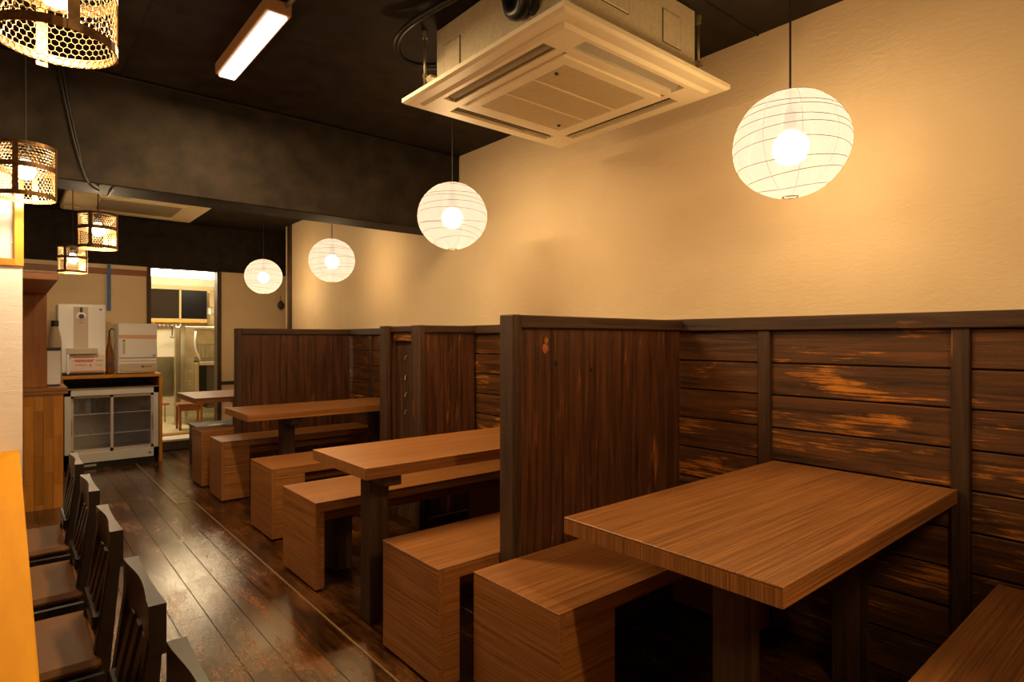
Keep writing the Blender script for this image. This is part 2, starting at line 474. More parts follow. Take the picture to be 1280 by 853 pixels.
sh = thing('wall_shelf', (1.9, 9.5, 1.42), 'orange wooden shelf board under the kitchen window', 'shelf')
bx('board', 1.30, 2.40, 9.44, 9.585, 1.43, 1.455, 'orange_wood', sh, 0.003)
for xx in (1.5, 2.2):
    bx('bracket', xx, xx + 0.02, 9.46, 9.59, 1.35, 1.43, 'stainless', sh)
bx('stainless_splashback', 1.2, 1.85, 9.585, 9.601, 0.40, 0.95, 'stainless')
tag(D.objects['stainless_splashback'], 'stainless steel sheet on the kitchen wall below the hook rack', 'splashback')
hr = thing('hook_rack', (1.55, 9.5, 1.38), 'pale rack of short hooks on the kitchen wall', 'rack')
MB().tube([(1.32, 9.50, 1.44), (1.86, 9.50, 1.44)], 0.008, 6).tube([(1.32, 9.50, 1.40), (1.86, 9.50, 1.40)], 0.006, 6).build('rail', 'wire_white', hr)
for i in range(11):
    xx = 1.34 + i * 0.05
    MB().tube([(xx, 9.50, 1.445), (xx, 9.49, 1.39), (xx, 9.475, 1.375), (xx, 9.46, 1.39)], 0.005, 5).build('hook', 'wire_white', hr)
bx('mount', 1.32, 1.34, 9.49, 9.60, 1.39, 1.45, 'wire_white', hr); bx('mount', 1.84, 1.86, 9.49, 9.60, 1.39, 1.45, 'wire_white', hr)
ld = thing('ladle', (1.77, 9.47, 1.38), 'dark ladle hanging from the hook rack', 'ladle')
MB().tube([(1.74, 9.47, 1.385), (1.74, 9.47, 1.24)], 0.008, 6).build('handle', 'dark_object', ld)
MB().lathe([(0.0, -0.03), (0.025, -0.02), (0.035, 0.0), (0.032, 0.0), (0.022, -0.017), (0.0, -0.026)], (1.74, 9.455, 1.24), 12).build('bowl', 'stainless', ld, smooth=True)
# hood dishwasher
dw = thing('dishwasher', (2.0, 8.75, KF), 'stainless steel hood dishwasher with a sloping side counter in the kitchen', 'dishwasher')
bx('side_column', 1.70, 1.80, 8.45, 9.10, 0.28, 1.33, 'stainless', dw, 0.006)
bx('lower_cabinet', 1.80, 1.86, 8.47, 9.10, 0.28, 0.90, 'stainless', dw, 0.004)
bx('lower_panel', 1.96, 2.5, 8.52, 9.10, 0.30, 0.86, 'dark_object', dw, 0.004)
MB().prism([(8.45, 0.86), (9.10, 0.90), (9.10, 0.945), (8.45, 0.905)], 'x', 1.86, 2.5).build('tray', 'stainless', dw, bevel=0.003)
bx('hood_back', 1.80, 2.5, 9.06, 9.12, 0.93, 1.33, 'stainless', dw, 0.004)
bx('hood_top', 1.70, 2.5, 8.45, 9.12, 1.325, 1.36, 'stainless', dw, 0.004)
MB().tube([(1.815, 8.44, 1.30), (1.80, 8.43, 1.16), (1.81, 8.43, 1.06), (1.86, 8.42, 0.93)], 0.013, 8).build('hood_handle', 'wire_white', dw, smooth=True)
for xx in (1.72, 2.46):
    for yy in (8.50, 9.05):
        MB().tube([(xx, yy, KF), (xx, yy, 0.30)], 0.018, 8).build('foot', 'stainless', dw)
for zz in (0.62, 0.66, 0.78):
    bx('button', 1.745, 1.757, 8.443, 8.452, zz, zz + 0.012, 'wire_white', dw)
rk = thing('rack_basket', (2.2, 8.9, 0.93), 'pale wire dish rack standing inside the dishwasher hood', 'rack')
for i in range(7):
    MB().tube([(1.98 + i * 0.05, 9.0, 0.945), (1.98 + i * 0.05, 9.0, 1.12)], 0.005, 5).build('wire', 'wire_white', rk)
for zz in (0.95, 1.12):
    MB().tube([(1.96, 9.0, zz), (2.30, 9.0, zz)], 0.007, 5).build('rail', 'wire_white', rk)
pl = thing('steel_pillar', (1.63, 8.6, KF), 'narrow stainless steel pillar left of the dishwasher', 'pillar')
bx('shaft', 1.605, 1.665, 8.55, 8.63, KF, 1.36, 'stainless', pl, 0.008)
bx('foot_plate', 1.59, 1.68, 8.535, 8.645, KF, KF + 0.015, 'stainless', pl, 0.003)
rp = thing('red_pipe', (1.5, 8.9, KF), 'thin red pipe running low across the kitchen wall', 'pipe')
MB().tube([(1.15, 8.9, 0.33), (1.60, 8.9, 0.35)], 0.014, 8).build('pipe', 'red_pipe', rp, smooth=True)
for xx in (1.2, 1.55):
    MB().tube([(xx, 8.9, KF), (xx, 8.9, 0.34)], 0.008, 6).build('support', 'stainless', rp)
# small wooden stool in the kitchen
so = thing('wooden_stool', (1.66, 8.05, KF), 'small brown wooden stool with thin legs in the kitchen', 'stool')
bx('seat', 1.52, 1.80, 7.95, 8.18, 0.40, 0.43, 'brown_wood_x', so, 0.004)
bx('apron', 1.54, 1.78, 7.97, 7.985, 0.34, 0.40, 'brown_wood_x', so, 0.002)
for xx in (1.535, 1.765):
    for yy in (7.97, 8.15):
        bx('leg', xx, xx + 0.025, yy - 0.012, yy + 0.013, KF, 0.40, 'brown_wood', so, 0.002)
td = thing('towel_dispenser', (1.98, 8.3, 1.35), 'narrow steel paper towel dispenser hung beside the doorway', 'dispenser')
bx('upper_case', 1.93, 2.01, 8.25, 8.36, 1.60, 1.80, 'stainless', td, 0.006)
bx('paper', 1.945, 1.995, 8.255, 8.355, 1.52, 1.60, 'paper_white', td, 0.004)
bx('lower_case', 1.935, 2.005, 8.25, 8.36, 1.38, 1.52, 'stainless', td, 0.006)
bx('rear_plate', 1.93, 2.01, 8.36, 8.37, 1.36, 1.82, 'stainless', td)
bx('wall_arm', 2.0, 2.76, 8.365, 8.375, 1.55, 1.62, 'stainless', td)
kl = thing('kitchen_ceiling_light', (1.62, 8.5, 2.35), 'bright fluorescent fitting below the kitchen ceiling', 'light')
bx('housing', 1.0, 2.4, 8.42, 8.58, 2.10, 2.16, 'appliance_white', kl, 0.004)
MB().prism([(8.40, 2.10), (8.60, 2.10), (8.58, 1.985), (8.42, 1.985)], 'x', 1.02, 2.38).build('diffuser', 'tube_glow_k', kl, bevel=0.004)
for xx in (1.2, 2.2):
    MB().tube([(xx, 8.5, 2.15), (xx, 8.5, 2.36)], 0.008, 6).build('rod', 'appliance_white', kl)
for xx in (1.005, 2.385):
    bx('end_cap', xx - 0.012, xx + 0.012, 8.39, 8.61, 1.98, 2.10, 'appliance_white', kl, 0.003)

# ------------------------------------------------------------------ partitions between the booths
def partition(x0, y0, y1, label, x1=XW - 0.036, z1=1.288, npl=6, rail=True):
    t = thing('booth_partition', ((x0 + x1) / 2, (y0 + y1) / 2, 0), label, 'partition', None)
    ym = (y0 + y1) / 2
    bx('post', x0, x0 + 0.042, y0, y1, 0, z1, 'frame_z', t, 0.004)
    bx('top_rail', x0 + 0.042, x1, y0 + 0.006, y1 - 0.006, z1 - 0.048, z1 - 0.001, 'frame_x', t, 0.004)
    bx('bottom_rail', x0 + 0.042, x1, y0 + 0.006, y1 - 0.006, 0.0, 0.06, 'frame_x', t, 0.004)
    a = x0 + 0.042; w = (x1 - a) / npl
    for i in range(npl):
        e = random.uniform(-0.0015, 0.0015)
        bx('panel_board', a + i * w + 0.001, a + (i + 1) * w - 0.001, y0 + 0.024 + e, y1 - 0.024 + e, 0.06, z1 - 0.048, 'panel_z', t, 0.002)
    return t
p1 = partition(1.37, 1.625, 1.705, 'dark wooden partition between the table booth at the wall bay and the booth with the table pulled into the aisle')
p0 = partition(1.37, -0.065, 0.015, 'dark wooden partition behind the dim bench of the broad table')
p2 = partition(1.965, 3.245, 3.345, 'short dark wooden partition screen facing the table pulled into the aisle', npl=3)
p3 = partition(1.93, 3.625, 3.705, 'short dark wooden partition screen behind the niche with metal hooks', npl=3)
p4 = partition(1.42, 5.195, 5.275, 'dark wooden partition before the table near the kitchen doorway')
plain('knot', (0.42, 0.13, 0.03), 0.5, var=0.4, bscale=90)
plain('knot_dark', (0.012, 0.006, 0.004), 0.5)
for kx, kz, kr, km in ((1.545, 1.165, 0.015, 'knot'), (1.603, 1.105, 0.010, 'knot_dark'), (1.80, 1.075, 0.007, 'knot_dark'), (1.55, 1.195, 0.010, 'knot')):
    MB().prism([(kx + kr * math.cos(2 * math.pi * i / 14) * (1 + 0.15 * math.sin(3 * i)), kz + 1.25 * kr * math.sin(2 * math.pi * i / 14)) for i in range(14)], 'y', 1.6468, 1.660).build('wood_knot', km, p1)
p1['label'] = 'wide dark plank partition with an orange knot near its top edge'
# niche between the two short screens
nb = thing('niche_panel', (2.05, 3.485, 0), 'dark panel with four metal hooks between the two short partition screens', 'panel')
bx('board', 2.02, 2.05, 3.346, 3.624, 0, 1.20, 'frame_z', nb, 0.003)
bx('upper_plank', 1.99, 2.05, 3.346, 3.624, 1.185, 1.245, 'plank_y', nb, 0.004)
bx('head_rail', 1.97, 2.05, 3.346, 3.624, 1.245, 1.285, 'frame_y', nb, 0.004)
for zz in (1.075, 0.945, 0.83, 0.715):
    h = MB().tube([(2.022, 3.49, zz + 0.016), (2.010, 3.49, zz + 0.012), (2.004, 3.49, zz), (2.007, 3.49, zz - 0.010), (1.999, 3.49, zz - 0.010)], 0.0028, 6)
    h.build('hook', 'rod_metal', nb, smooth=True)

# ------------------------------------------------------------------ benches and tables
def bench(x0, y0, y1, h, label, leg=0.10, x1=2.41, group=None, mid=None):
    t = thing('bench', ((x0 + x1) / 2, (y0 + y1) / 2, 0), label, 'bench', group)
    bx('seat_top', x0, x1, y0, y1, h - 0.006, h, 'lam_top', t, 0.0015)
    bx('seat_slab', x0 + 0.021, x1 - 0.001, y0 + 0.001, y1 - 0.001, h - 0.048, h - 0.006, 'lam_top', t, 0.0015)
    bx('end_panel', x0 + 0.001, x0 + 0.021, y0 + 0.002, y1 - 0.002, 0.012, h - 0.006, 'lam_side_y', t, 0.0015)
    bx('leg', x0 + 0.021, x0 + leg, y0 + 0.003, y1 - 0.003, 0.012, h - 0.048, 'lam_top', t, 0.0015)
    bx('leg', x1 - 0.10, x1 - 0.002, y0 + 0.003, y1 - 0.003, 0.012, h - 0.048, 'lam_top', t, 0.0015)
    bx('apron', x0 + leg, x1 - 0.10, y0 + 0.10, y1 - 0.10, h - 0.12, h - 0.048, 'lam_top', t, 0.0015)
    if mid: bx('support', x0 + mid, x0 + mid + 0.10, y0 + 0.16, y1 - 0.05, 0.012, h - 0.12, 'frame_z', t, 0.002)
    bx('foot', x0 + 0.03, x0 + leg - 0.01, y0 + 0.02, y1 - 0.02, 0.0, 0.012, 'black_plastic', t)
    bx('foot', x1 - 0.09, x1 - 0.01, y0 + 0.02, y1 - 0.02, 0.0, 0.012, 'black_plastic', t)
    return t
def dining_table(x0, y0, y1, h, label, legx, legy, x1=2.41, top='lam_top'):
    t = thing('dining_table', ((x0 + x1) / 2, (y0 + y1) / 2, 0), label, 'table')
    bx('table_top', x0, x1, y0, y1, h - 0.006, h, top, t, 0.0015)
    bx('top_edge', x0 + 0.001, x1 - 0.001, y0 + 0.001, y1 - 0.001, h - 0.046, h - 0.006, 'lam_top', t, 0.0015)
    bx('end_edge', x0 - 0.0005, x0 + 0.004, y0 + 0.003, y1 - 0.003, h - 0.045, h - 0.007, 'lam_edge_z', t)
    for xx in (legx, x1 - 0.20):
        bx('leg', xx, xx + 0.09, legy, legy + 0.09, 0.0, h - 0.10, 'frame_z', t, 0.004)
        bx('cross_bar', xx + 0.005, xx + 0.085, y0 + 0.06, y1 - 0.06, h - 0.10, h - 0.046, 'frame_y', t, 0.003)
    return t
t1 = dining_table(1.192, 0.570, 1.195, 0.70, 'woodgrain table with a broad top beside the wide plank partition with orange knot', 1.45, 0.80)
t2 = dining_table(1.05, 2.125, 2.655, 0.70, 'woodgrain table pushed out into the aisle past its bench ends', 1.154, 2.30)
t3 = dining_table(1.198, 4.125, 4.68, 0.70, 'woodgrain table below the lantern beyond the beam, before the long partition', 1.50, 4.35)
t4 = dining_table(1.192, 5.56, 6.28, 0.70, 'woodgrain table between the long partition and the kitchen doorway', 1.60, 5.9, top='lam_top')
bench(1.192, 0.03, 0.465, 0.42, 'dim bench on the wall bay side facing the broad table', leg=0.24)
bench(1.190, 1.21, 1.622, 0.42, 'bench with a wide end box beside the broad table', leg=0.245)
bench(1.109, 1.708, 2.105, 0.42, 'bench backing on the wide plank partition, seat end with narrow corner panel', leg=0.09)
bench(1.103, 2.755, 3.20, 0.425, 'bench with an open end frame behind the table that juts into the aisle', leg=0.045, mid=0.16)
bench(1.185, 3.62, 4.03, 0.43, 'short bench end standing alone between the jutting table and the table beyond the beam', leg=0.2, x1=1.92)
bench(1.185, 4.72, 5.06, 0.445, 'bench with a bright seat end backing on the long partition', leg=0.20)
bench(1.18, 5.29, 5.62, 0.45, 'dim bench behind the long partition by the table near the kitchen', leg=0.20)
sb = thing('dark_filler_box', (1.9, 6.3, 0), 'added black filler box for the dark under the table near the kitchen doorway', 'box')
bx('body', 1.34, 2.35, 6.10, 6.50, 0.0, 0.36, 'black_plastic', sb, 0.006)  # added box, its black standing in for the shade below the table
bx('lid', 1.33, 2.36, 6.09, 6.51, 0.36, 0.38, 'black_plastic', sb, 0.004)
pp = MB().prism([(1.36, 6.12), (1.50, 6.10), (1.60, 6.22), (1.50, 6.26)], 'z', 0.3795, 0.385).build('folded_paper', 'paper_white')
tag(pp, 'white folded paper lying on the black filler box', 'paper')

# ------------------------------------------------------------------ counter and chairs on the left
ct = thing('bar_counter', (-0.25, 1.2, 0), 'long orange wooden bar counter along the chairs', 'counter')
bx('counter_top', -0.50, 0.032, -1.2, 3.345, 0.68, 0.72, 'counter_wood', ct, 0.003)
bx('front_panel', -0.46, -0.43, -1.2, 3.345, 0.0, 0.68, 'brown_wood', ct)
bx('end_panel', -0.43, -0.20, 3.30, 3.345, 0.0, 0.68, 'brown_wood', ct)

def make_chair(yc, label):
    t = thing('bar_chair', (0.0, yc, 0), label, 'chair')
    hw = 0.172
    sp = MB().box(-0.215, 0.165, yc - hw, yc + hw, 0.425, 0.455).build('seat_pad', 'vinyl', t, bevel=0.012)
    bx('seat_frame', -0.22, 0.17, yc - hw - 0.006, yc + hw + 0.006, 0.375, 0.425, 'lacquer', t, 0.004)
    for sy in (-1, 1):
        y0 = yc + sy * 0.155
        MB().prism([(-0.215, 0.0), (-0.180, 0.0), (-0.175, 0.375), (-0.215, 0.375)], 'y', y0 - 0.017, y0 + 0.017).build('leg', 'lacquer', t, bevel=0.003)
        # rear leg continues as back post with a rake
        yb = yc + sy * 0.128
        MB().prism([(0.205, 0.0), (0.170, 0.0), (0.145, 0.40), (0.184, 0.70), (0.208, 0.70), (0.182, 0.40)], 'y', yb - 0.017, yb + 0.017).build('leg', 'lacquer', t, bevel=0.003)
    # curved top rail
    n = 10; outer = []; inner = []
    for i in range(n + 1):
        s = -1 + 2 * i / n
        yy = yc + s * 0.148
        outer.append((0.2095 - 0.004 * (1 - s * s), yy))
        inner.append((0.182 + 0.010 * (1 - s * s) ** 2, yy))
    MB().prism(outer + inner[::-1], 'z', 0.652, 0.736).build('top_rail', 'lacquer', t)
    MB().prism([(a, b) for a, b in outer] + inner[::-1], 'z', 0.736, 0.740).build('rail_cap', 'lacquer', t)
    bx('lower_rail', 0.150, 0.172, yc - 0.112, yc + 0.112, 0.50, 0.535, 'lacquer', t, 0.003)
    for k in (-1, 0, 1):
        MB().prism([(0.156, 0.52), (0.166, 0.52), (0.197, 0.66), (0.187, 0.66)], 'y', yc + k * 0.065 - 0.019, yc + k * 0.065 + 0.019).build('back_slat', 'lacquer', t, bevel=0.002)
    bx('stretcher', -0.19, 0.165, yc - 0.148, yc - 0.132, 0.17, 0.20, 'lacquer', t, 0.003)
    bx('stretcher', -0.19, 0.165, yc + 0.132, yc + 0.148, 0.17, 0.20, 'lacquer', t, 0.003)
    return t
CH = [(0.885, 'dark lacquered bar chair at the counter, farthest along the row from the wooden cabinet'),
      (1.335, 'dark lacquered bar chair second along the counter row, counted away from the cabinet end'),
      (1.855, 'dark lacquered bar chair with brown seat in the middle of the counter row'),
      (2.345, 'dark lacquered bar chair with brown seat, second from the wing wall end of the counter'),
      (2.850, 'dark lacquered bar chair with brown seat next to the white wing wall')]
c0 = make_chair(CH[0][0], CH[0][1])
for y, lab in CH[1:]:
    c = copy_tree(c0, None, (0, y - CH[0][0], 0)); c['label'] = lab

# ------------------------------------------------------------------ left wooden cabinet with shelf
cb = thing('wooden_cabinet', (0.1, 5.5, 0), 'orange brown cabinet of upright wooden staves beyond the white wing wall', 'cabinet')
bx('carcass', -0.60, 0.288, 5.352, 5.78, 0.0, 0.83, 'brown_wood', cb)
ncol = 9; cw = (0.29 + 0.20) / ncol
for i in range(ncol):
    z = 0.0; zz = -random.random() * 0.2
    while zz < 0.83:
        ln = random.uniform(0.18, 0.36)
        a = max(0.0, zz); b = min(0.83, zz + ln)
        if b - a > 0.01:
            bx('stave', -0.20 + i * cw + 0.0006, -0.20 + (i + 1) * cw - 0.0006, 5.33 + random.uniform(0, 0.001), 5.352, a + 0.0006, b - 0.0006, 'stave_wood', cb)
        zz += ln
bx('ledge', -0.62, 0.318, 5.315, 5.80, 0.83, 0.855, 'brown_wood_x', cb, 0.004)
MB().box(-0.20, 0.318, 5.315, 5.335, 0.81, 0.83).build('ledge_trim', 'brown_wood_x', cb)
# upright board and overhead shelf
us = thing('overhead_shelf', (0.0, 5.4, 0.855), 'brown overhead board with an upright panel standing on the cabinet ledge', 'shelf')
bx('upright_board', -0.30, 0.203, 5.42, 5.46, 0.855, 1.52, 'brown_wood', us, 0.003)
bx('shelf_board', -0.40, 0.203, 4.10, 5.46, 1.52, 1.56, 'brown_wood_x', us, 0.004)
# white box and thermos on the ledge
wbx = thing('white_box', (0.24, 5.55, 0.855), 'small plain white box with a black lid on the cabinet ledge', 'box')
bx('body', 0.205, 0.285, 5.49, 5.64, 0.867, 1.115, 'appliance_white', wbx, 0.004)
bx('base', 0.210, 0.280, 5.495, 5.635, 0.855, 0.867, 'black_plastic', wbx)
bx('lid', 0.202, 0.288, 5.487, 5.643, 1.115, 1.137, 'black_plastic', wbx, 0.003)
th = thing('thermos', (0.25, 5.72, 0.855), 'tall grey bottle standing behind the small white box', 'bottle')
MB().lathe([(0.0, 0.0), (0.04, 0.0), (0.042, 0.01), (0.042, 0.30), (0.038, 0.36), (0.026, 0.42), (0.022, 0.45), (0.0, 0.45)], (0.262, 5.72, 0.855), 20).build('body', 'appliance_grey', th, smooth=True)
MB().lathe([(0.0, 0.44), (0.024, 0.44), (0.024, 0.485), (0.0, 0.485)], (0.262, 5.72, 0.855), 16).build('cap', 'black_plastic', th)

# ------------------------------------------------------------------ appliance shelf, fridge, appliances
sf = thing('appliance_shelf', (0.75, 7.1, 0), 'orange wooden frame shelf over the glass door fridge', 'shelf')
bx('top_board', 0.345, 1.145, 6.69, 7.55, 0.835, 0.864, 'orange_wood', sf, 0.003)
bx('side_panel', 1.117, 1.145, 6.69, 7.50, 0.0, 0.835, 'orange_wood', sf, 0.003)
bx('side_panel', 0.345, 0.370, 6.72, 7.50, 0.0, 0.835, 'orange_wood', sf, 0.003)
bx('back_panel', 0.37, 1.117, 7.48, 7.50, 0.0, 0.835, 'black_plastic', sf)

fr = thing('display_fridge', (0.745, 6.95, 0), 'white under-counter fridge with two sliding glass doors', 'fridge')
X0, X1, Y0, Y1, Z0, Z1 = 0.376, 1.112, 6.70, 7.22, 0.065, 0.735
fb = MB().box(X0, X0 + 0.045, Y0, Y1, Z0, Z1).box(X1 - 0.04, X1, Y0, Y1, Z0, Z1).box(X0, X1, Y0, Y1, Z1 - 0.055, Z1).box(X0, X1, Y0, Y1, Z0, Z0 + 0.085).box(X0, X1, Y1 - 0.04, Y1, Z0, Z1)
fb.build('body', 'appliance_white', fr)
bx('top_trim', X0 - 0.002, X1 + 0.002, Y0 - 0.006, Y1, Z1, Z1 + 0.012, 'stainless', fr, 0.002)
bx('inner_back', X0 + 0.045, X1 - 0.04, Y1 - 0.05, Y1 - 0.04, Z0 + 0.085, Z1 - 0.055, 'fridge_inside', fr)
bx('inner_floor', X0 + 0.045, X1 - 0.04, Y0 + 0.05, Y1 - 0.05, Z0 + 0.085, Z0 + 0.09, 'fridge_inside', fr)
bx('plinth', X0 + 0.02, X1 - 0.02, Y0 + 0.05, Y1 - 0.02, 0.0, Z0, 'black_plastic', fr)
bx('vent', X0 + 0.06, X0 + 0.24, Y0 + 0.045, Y0 + 0.052, 0.02, 0.04, 'appliance_white', fr)
xm = 0.735
def fdoor(a, b, y, handle):
    d = MB().box(a, a + 0.022, y, y + 0.02, Z0 + 0.085, Z1 - 0.055).box(b - 0.022, b, y, y + 0.02, Z0 + 0.085, Z1 - 0.055).box(a, b, y, y + 0.02, Z1 - 0.08, Z1 - 0.055).box(a, b, y, y + 0.02, Z0 + 0.085, Z0 + 0.115).build('sliding_door', 'fridge_frame', fr)
    bx('door_glass', a + 0.022, b - 0.022, y + 0.008, y + 0.013, Z0 + 0.115, Z1 - 0.08, 'glass', d)
    bx('door_handle', handle, handle + 0.008, y - 0.006, y, Z0 + 0.25, Z0 + 0.40, 'rod_metal', d)
fdoor(X0 + 0.045, xm + 0.012, Y0 + 0.035, X0 + 0.05)
fdoor(xm - 0.012, X1 - 0.04, Y0 + 0.010, X1 - 0.055)
for zz in (0.31, 0.50):
    s = MB()
    s.tube([(X0 + 0.05, Y0 + 0.07, zz), (X1 - 0.045, Y0 + 0.07, zz)], 0.005, 6)
    for i in range(22):
        xx = X0 + 0.06 + i * 0.029
        s.tube([(xx, Y0 + 0.07, zz + 0.003), (xx, Y1 - 0.05, zz + 0.003)], 0.002, 4)
    s.build('wire_shelf', 'wire_white', fr)
bx('badge', X1 - 0.085, X1 - 0.06, Y0 - 0.002, Y0 + 0.001, Z0 + 0.03, Z0 + 0.043, 'label_ink', fr)
# bottles inside the fridge
def bottle(x, y, z, h, r, mat, label):
    t = thing('bottle', (x, y, z), label, 'bottle', 'bottles inside the fridge')
    MB().lathe([(0.0, 0.0), (r, 0.0), (r, h * 0.62), (r * 0.8, h * 0.75), (r * 0.38, h * 0.86), (r * 0.38, h * 0.96), (0.0, h * 0.96)], (x, y, z), 14).build('body', mat, t, smooth=True)
    MB().lathe([(0.0, h * 0.94), (r * 0.45, h * 0.94), (r * 0.45, h), (0.0, h)], (x, y, z), 10).build('cap', 'appliance_white', t)
for x, y, m, lab in ((0.56, 6.86, 'bottle_blue', 'pale blue bottle beside the dark teal bottles in the fridge'),
                     (0.61, 6.90, 'bottle_teal', 'dark teal bottle between the blue and the other teal bottle in the fridge'),
                     (0.665, 6.86, 'bottle_teal', 'dark teal bottle by the middle door frame of the fridge'),
                     (0.47, 6.92, 'bottle_blue', 'pale blue bottle standing alone by the side wall of the fridge')):
    bottle(x, y, 0.505, 0.155, 0.028, m, lab)

# drink dispenser
dp = thing('drink_dispenser', (0.51, 6.95, 0.864), 'tall white drink dispenser with grey centre strip and round dial', 'dispenser')
bx('body', 0.330, 0.690, 6.76, 7.10, 0.888, 1.520, 'appliance_white', dp, 0.008)
bx('base', 0.350, 0.675, 6.78, 7.08, 0.864, 0.888, 'black_plastic', dp)
bx('centre_strip', 0.445, 0.555, 6.756, 6.762, 1.10, 1.495, 'appliance_grey', dp)
dl = MB()
ang = [2 * math.pi * i / 20 for i in range(20)]
dl.prism([(0.500 + 0.038 * math.cos(a), 1.412 + 0.038 * math.sin(a)) for a in ang], 'y', 6.744, 6.757)
dlo = dl.build('dial', 'appliance_white', dp)
MB().prism([(0.502 + 0.02 * math.cos(a), 1.408 + 0.02 * math.sin(a)) for a in ang], 'y', 6.725, 6.745).build('dial_knob', 'black_plastic', dlo)
bx('spout', 0.492, 0.512, 6.735, 6.757, 1.445, 1.49, 'black_plastic', dp, 0.003)
bx('dial_mark', 0.485, 0.515, 6.753, 6.757, 1.345, 1.352, 'label_red', dp)
bx('badge', 0.64, 0.66, 6.757, 6.761, 1.468, 1.482, 'label_ink', dp)
bx('tray_housing', 0.392, 0.622, 6.715, 6.76, 1.060, 1.115, 'appliance_grey', dp, 0.004)
bx('tray_side', 0.392, 0.412, 6.715, 6.76, 0.880, 1.060, 'appliance_white', dp, 0.003)
lb = bx('rating_label', 0.420, 0.684, 6.748, 6.761, 0.905, 1.055, 'label_white', dp)
for a, b, z0, z1, mm in ((0.455, 0.602, 1.000, 1.012, 'label_red'), (0.462, 0.590, 0.988, 0.9995, 'label_red'), (0.440, 0.452, 0.995, 1.003, 'label_ink'), (0.460, 0.545, 0.957, 0.963, 'label_ink'),
                         (0.565, 0.580, 0.945, 0.965, 'label_ink'), (0.615, 0.668, 0.998, 1.004, 'label_ink'), (0.618, 0.665, 0.955, 0.960, 'label_ink'), (0.445, 0.60, 1.028, 1.034, 'label_ink')):
    n = max(1, int((b - a) / 0.016))
    mk = MB()
    for i in range(n):
        w = (b - a) / n
        mk.box(a + i * w, a + i * w + w * 0.72, 6.7465, 6.7485, z0, z1)
    mk.build('print_mark', mm, lb)
# hot cabinet
hc = thing('hot_cabinet', (0.95, 6.95, 0.864), 'boxy white warming cabinet with a door lever and pink stripe', 'cabinet')
bx('body', 0.790, 1.110, 6.76, 7.10, 0.872, 1.350, 'appliance_white', hc, 0.006)
for xx in (0.80, 1.08):
    bx('foot', xx, xx + 0.02, 6.80, 6.82, 0.864, 0.873, 'black_plastic', hc)
bx('stripe', 0.793, 1.107, 6.755, 6.762, 1.205, 1.240, 'appliance_pink', hc)
hd = bx('door', 0.797, 1.100, 6.748, 6.762, 1.020, 1.200, 'appliance_white', hc, 0.004)
bx('handle', 0.825, 0.838, 6.735, 6.748, 1.065, 1.180, 'appliance_grey', hd, 0.002)
bx('handle_tip', 0.824, 0.839, 6.733, 6.747, 1.180, 1.192, 'black_plastic', hd)
bx('door_knob', 1.075, 1.088, 6.742, 6.748, 1.035, 1.045, 'black_plastic', hd)
bx('groove', 0.795, 1.105, 6.757, 6.761, 0.985, 0.992, 'appliance_grey', hc)
dr = bx('drawer', 0.797, 1.103, 6.750, 6.762, 0.888, 0.965, 'appliance_grey', hc, 0.003)
bx('badge', 0.975, 1.002, 6.748, 6.7505, 0.925, 0.942, 'label_ink', dr)
bx('badge', 1.008, 1.060, 6.748, 6.7505, 0.930, 0.937, 'label_ink', dr)
jar = thing('pump_bottle', (0.74, 6.95, 0.864), 'slim brown pump bottle between the dispenser and the white cabinet', 'bottle')
MB().lathe([(0.0, 0.0), (0.032, 0.0), (0.034, 0.02), (0.034, 0.20), (0.022, 0.26), (0.012, 0.30), (0.012, 0.36), (0.0, 0.36)], (0.738, 6.95, 0.864), 16).build('body', 'brown_wood', jar, smooth=True)
MB().tube([(0.738, 6.95, 1.21), (0.738, 6.95, 1.28), (0.755, 6.93, 1.30), (0.775, 6.91, 1.29)], 0.006, 6).build('pump', 'black_plastic', jar, smooth=True)
bx('label', 0.715, 0.762, 6.914, 6.918, 0.93, 0.975, 'label_ink', jar)
bt = tag(bx('blue_tape', 0.787, 0.817, YB - 0.034, YB + 0.001, 1.50, 1.985, 'blue_tape'), 'vertical strip of blue tape on the wall above the appliances', 'tape')
# ornament on the back wall
orn = thing('wall_ornament', (2.60, 7.58, 1.60), 'small dark leaf-shaped ornament hanging behind the lantern near the kitchen', 'ornament')
MB().lathe([(0.0, -0.06), (0.03, -0.035), (0.042, 0.0), (0.03, 0.035), (0.0, 0.065)], (2.585, 7.56, 1.62), 12).build('body', 'dark_object', orn, smooth=True)
MB().tube([(2.585, 7.56, 1.68), (2.59, 7.595, 1.74)], 0.003, 5).build('string', 'bamboo', orn)

